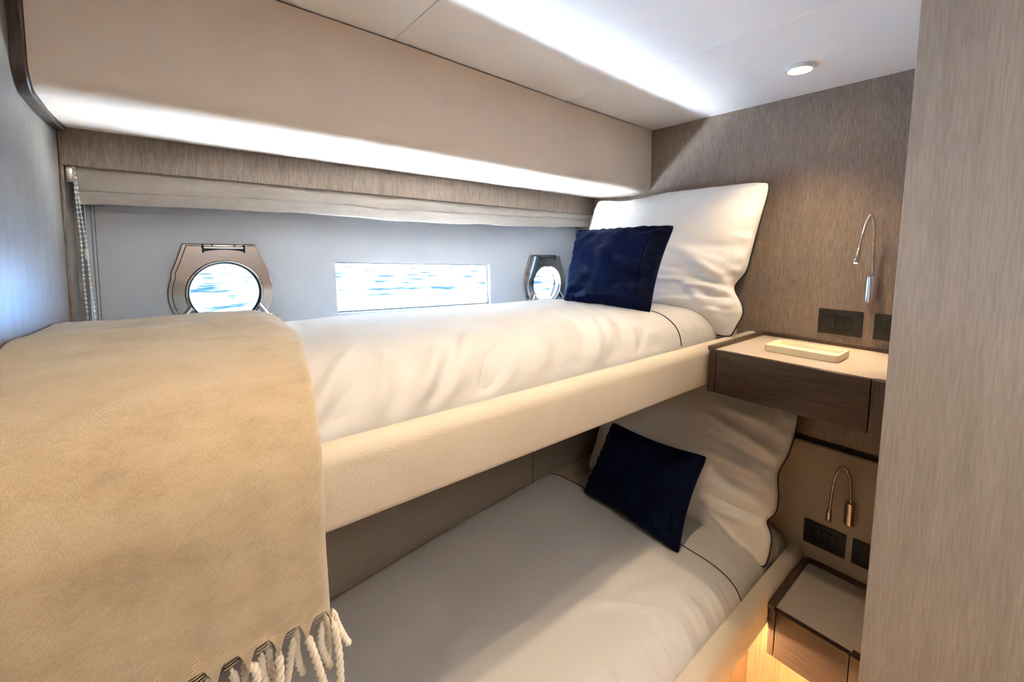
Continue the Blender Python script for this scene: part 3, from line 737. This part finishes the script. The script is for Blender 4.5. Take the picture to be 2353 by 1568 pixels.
# woollen nap that catches the light along the folds
bm = B(); random.seed(3)
for q in range(5200):
    i = random.randrange(2, len(ro)-2); kx = random.randrange(2, len(Pb)-2)
    if q % 3 == 0: i = len(ro)-1-int(abs(random.gauss(0, 3)))
    p = ro[i][kx]; e1 = ro[min(i+1, len(ro)-1)][kx]-ro[i-1][kx]; e2 = ro[i][kx+1]-ro[i][kx-1]; nn = e1.cross(e2).normalized()
    if nn.z < 0 and nn.y > 0: nn = -nn
    p = p+(ro[i][kx+1]-p)*random.random()
    d = (nn*random.uniform(.2, 1)+Vector((random.uniform(-1, 1), random.uniform(-1, 1), random.uniform(-1, 1)))*.8).normalized()
    if q % 3 == 0: d = (d+Vector((.7, 0, 0))).normalized()
    l = random.uniform(.002, .006); side = d.cross(Vector((.3, .5, .8))).normalized()*.00011
    a = bm.verts.new(p-side); b = bm.verts.new(p+side); c = bm.verts.new(p+d*l+Vector((random.uniform(-.001, .001), 0, -.0006))); bm.faces.new((a, b, c))
nap = build('wool_nap', bm, M['yarn'], bk, smooth=0); nap['kind'] = 'stuff'

# ------------------------------------------------------------------ floating nightstands
def nightstand(x0, y1, yr, zt, zb, gapL, gapR, round_back, label, mfront, mtrim):
    t = thing('nightstand', ((x0+XH)/2, (y1+yr)/2, zb), label, 'nightstand', None)
    xb = XH-.003 if zt > -.5 else XH-.024
    zi = zt-.012
    # carcass under the inlay
    build('carcass', box(B(), x0+.016, xb-.002, yr, y1-.012, zb+.003, zi-.004), M['walnut'], t)
    # left corner post, quarter-rounded at the front
    post = rounded([(x0, gapL+.0015), (x0, y1), (x0+.030, y1), (x0+.030, gapL+.0015)], [.001, .014, .0005, .001], 8)
    build('corner_post', prism(B(), post, zb, zi, 'z', .0008), M['walnut_v'], t)
    postr = rounded([(x0, yr), (x0, gapR-.0015), (x0+.030, gapR-.0015), (x0+.030, yr)], [.014, .001, .001, .001], 8)
    build('corner_post', prism(B(), postr, zb, zi+.001, 'z', .0008), M['walnut_v'], t)
    dr = build('drawer_front', box(B(), x0, x0+.018, gapR+.0010, gapL-.0010, zb, zi+.0015, .0012, 2), mfront, t)
    build('side_panel', box(B(), x0+.0305, xb, y1-.014, y1, zb, zi, .0012, 2), M['walnut_x'], t)
    # raised rim: left arm, corner, back arm
    r = .030 if round_back else .004
    rim = [(x0+.008, y1-.016), (x0+.002, y1), ]
    outer = rounded([(x0+.001, y1), (xb, y1), (xb, yr)], [.0, r, 0], 8) if False else None
    pts = [(x0+.0005, y1-.016), (x0+.0005, y1-.001)]
    if round_back:
        pts += [(xb-.032+.032*math.sin(th), y1-.032+.032*math.cos(th)) for th in [k_/8*PI/2 for k_ in range(9)]]
    else: pts += [(xb, y1)]
    pts += [(xb, gapL+.0), (xb-.016, gapL+.0)]
    if round_back: pts += [(xb-.016-.016+.016*math.cos(th), y1-.032+.016*math.sin(th)) for th in [k_/5*PI/2 for k_ in range(6)]]
    else: pts += [(xb-.016, y1-.016)]
    if not round_back: pts = [(x0+.0005, y1-.016), (x0+.0005, y1), (xb, y1), (xb, y1-.05), (xb-.016, y1-.05), (xb-.016, y1-.016)]
    else: pts = [(x0+.0005, y1-.016), (x0+.0005, y1)]+[(xb-.032+.032*math.sin(k_/8*PI/2), y1-.032+.032*math.cos(k_/8*PI/2)) for k_ in range(9)]+[(xb, y1-.06), (xb-.016, y1-.06)]+[(xb-.032+.016*math.cos(k_/5*PI/2), y1-.032+.016*math.sin(k_/5*PI/2)) for k_ in range(6)]
    build('rim', prism(B(), pts, zi-.002, zt, 'z', .0010), mtrim, t)
    ye = y1-.0605 if round_back else y1-.0505
    build('rim', box(B(), xb-.016, xb, yr, ye, zi-.002, zt, .0010), mtrim, t)
    build('leather_top', box(B(), x0+.0185, xb-.0165, yr+.001, y1-.0165, zi-.004, zi+.0008, .0006, 1), M['inlay'], t)
    return t
ns1 = nightstand(1.335, .634, .1355, -.298, -.446, .607, .226, False, 'upper dark walnut nightstand floating beside the upper bunk, holding the cream tray', M['walnut'], M['walnut_x'])
ns2 = nightstand(1.398, .4335, .1355, -1.082, -1.245, .411, .231, True, 'lower dark walnut nightstand with empty leather top beside the lower bunk', M['walnut'], M['walnut_x'])

# tray
tr = B(); o1 = rounded([(1.459, .324), (1.459, .516), (1.589, .516), (1.589, .324)], .016, 7); zb_, zt_ = -.3085, -.288
c0 = Vector((1.524, .42))
def sc2(f, g): return [((p[0]-c0.x)*f+c0.x, (p[1]-c0.y)*g+c0.y) for p in o1]
lay = [(sc2(.985, .99), zb_), (o1, zb_+.002), (o1, zt_-.0008), (sc2(.988, .992), zt_), (sc2(.90, .935), zt_), (sc2(.885, .925), zt_-.001), (sc2(.86, .905), zb_+.006), (sc2(.82, .88), zb_+.0045)]
V = grid(tr, [[(a, b, z) for a, b in L_] for L_, z in lay], closeu=True); tr.faces.new(V[0][::-1]); tr.faces.new(V[-1]); bmesh.ops.recalc_face_normals(tr, faces=tr.faces[:])
tag(build('tray', tr, M['stone'], None, smooth=40), 'small oblong cream stone tray on the upper nightstand', 'tray')

# ------------------------------------------------------------------ switches and outlets
def plate(y0, y1, z1, z0, x, label, rockers, group=None):
    t = thing('light_switch' if rockers else 'power_outlet', (x-.004, (y0+y1)/2, z0), label, 'switch' if rockers else 'outlet', group)
    build('plate', box(B(), x-.0075, x-.0005, y0, y1, z0, z1, .0015, 2), M['black'], t)
    ym, zm = (y0+y1)/2, (z0+z1)/2
    if rockers:
        build('recess', box(B(), x-.0082, x-.0074, ym-.0345, ym+.0345, zm-.0235, zm+.0235), M['gap'], t)
        for k_ in (-1, 0, 1): build('rocker', box(B(), x-.0105, x-.0080, ym+k_*.0224-.0107, ym+k_*.0224+.0107, zm-.022, zm+.022, .0012, 2), M['black2'], t)
    else:
        bm = B(); box(bm, x-.0082, x-.0074, ym-.0345, ym+.0345, zm-.0235, zm+.0235); build('socket', bm, M['black2'], t)
        bm = B(); tube(bm, [(x-.0084, ym, zm), (x-.0078, ym, zm)], .017, 28); build('contact_well', bm, M['gap'], t)
        for s in (-1, 1): box_ = build('contact_hole', tube(B(), [(x-.0090, ym+s*.0095, zm), (x-.0083, ym+s*.0095, zm)], .0025, 10), M['nickel'], t)
    return t
plate(.332, .453, -.188, -.272, XH, 'black triple rocker switch above the upper nightstand', True)
plate(.182, .303, -.188, -.272, XH, 'black wall outlet above the upper nightstand, cut off by the wardrobe side', False)
plate(.322, .442, -.945, -1.029, XH-.022, 'black triple rocker switch above the lower nightstand', True)
plate(.182, .304, -.945, -1.029, XH-.022, 'black wall outlet above the lower nightstand, cut off by the wardrobe side', False)

# ------------------------------------------------------------------ reading lamps
def reading_lamp(y, zt, zb, xw, neck, label, lit):
    t = thing('reading_lamp', (xw-.018, y, zb), label, 'reading lamp', None)
    xc = xw-.022
    bm = B(); lathe(bm, [(.0, zb), (.0145, zb), (.0155, zb+.001), (.0155, zt-.001), (.0145, zt), (.005, zt), (.0048, zt+.002), (.0040, zt+.010), (.0028, zt+.011)], xc, y, 32)
    build('base', bm, M['chrome' if lit else 'nickel'], t, smooth=40)
    build('wall_mount', tube(B(), [(xc, y, (zt+zb)/2), (xw-.0005, y, (zt+zb)/2)], .010, 20), M['nickel'], t)
    P = smooth_path([(xc, y, zt+.009)]+neck, 60)
    bm = B(); tube(bm, P, [.0042+.0003*(1 if i % 4 < 2 else -1) for i in range(len(P))], 10); build('gooseneck', bm, M['nickel'], t, smooth=80)
    a, b = Vector(neck[-2]), Vector(neck[-1]); d = (b-a).normalized(); e = b+d*(.045 if lit else .048)
    hd = build('lamp_head', tube(B(), [b, b+d*.003, b+d*.010, b+d*.016, e-d*.001, e], [.0045, .0062, .0066, .0080, .0084, .0076], 20), M['nickel'], t, smooth=40)
    build('lens', tube(B(), [e-d*.0005, e+d*.0015], .0046, 16), M['led'] if lit else M['whiteplastic'], hd)
    return e, d
e1, d1 = reading_lamp(.315, -.070, -.152, XH, [(1.735, .316, -.02), (1.728, .317, .06), (1.715, .318, .10), (1.697, .322, .120), (1.680, .327, .108), (1.666, .333, .068), (1.660, .338, .018)],
    'lit chrome gooseneck reading lamp on the wall over the upper nightstand', True)
e2, d2 = reading_lamp(.315, -.818, -.893, XH-.022, [(1.712, .317, -.775), (1.705, .320, -.735), (1.695, .328, -.706), (1.685, .338, -.697), (1.672, .350, -.722), (1.665, .355, -.775), (1.662, .357, -.835)],
    'unlit gooseneck reading lamp with its head down over the lower switch', False)
def spot(name, loc, direc, e, size, blend, col=(1,.80,.55), rad=.01):
    l = bpy.data.lights.new(name, 'SPOT'); l.energy = e; l.spot_size = math.radians(size); l.spot_blend = blend; l.color = col; l.shadow_soft_size = rad
    o = bpy.data.objects.new(name, l); C.objects.link(o); o.location = (loc[0], loc[1], loc[2]+H); o.rotation_euler = Vector(direc).to_track_quat('-Z', 'Y').to_euler(); return o
spot('reading_light', e1+d1*.004, Vector((-.25, .16, -1)), LED_E, 85, .5, (1,.76,.42), .004)

# ------------------------------------------------------------------ ceiling spotlights
def downlight(x, y, label, e=DOWN_E):
    t = thing('ceiling_light', (x, y, ZC-.013), label, 'ceiling light', 'round ceiling spotlights')
    bm = B(); lathe(bm, [(.0375, ZC+.001), (.0375, ZC-.010), (.0365, ZC-.0125), (.0340, ZC-.0130), (.0300, ZC-.0105), (.0285, ZC-.004), (.0270, ZC-.003), (.0270, ZC+.001)], x, y, 48); build('trim_ring', bm, M['whiteplastic'], t, smooth=50)
    bm = B(); lathe(bm, [(0.0001, ZC-.0035), (.0268, ZC-.0035)], x, y, 40); build('lens', bm, M['lamp'], t)
    spot('spot', (x, y, ZC-.014), (0, 0, -1), e*1.15, 98, .95, (1,.775,.51), .016)
downlight(1.492, .480, 'round white ceiling spotlight near the headboard wall', 10)
downlight(.845, .495, 'round white ceiling spotlight cut off by the top edge of the photo', 11)
downlight(.200, .400, 'round white ceiling spotlight over the blanket end of the upper bunk', 11.5)
# flat fill light, added out of view behind the camera to brighten the cabin
t = thing('fill_light', (.35, -.72, ZC-.03), 'unseen flat fill light added on the ceiling behind the camera', 'fill light')
build('housing', box(B(), -.02, .72, -.95, -.49, ZC-.018, ZC-.0005, .004), M['whiteplastic'], t)
build('diffuser', box(B(), 0, .70, -.93, -.51, ZC-.024, ZC-.0185, .002), emit('fill_diffuser', (1,.93,.86), 13), t)
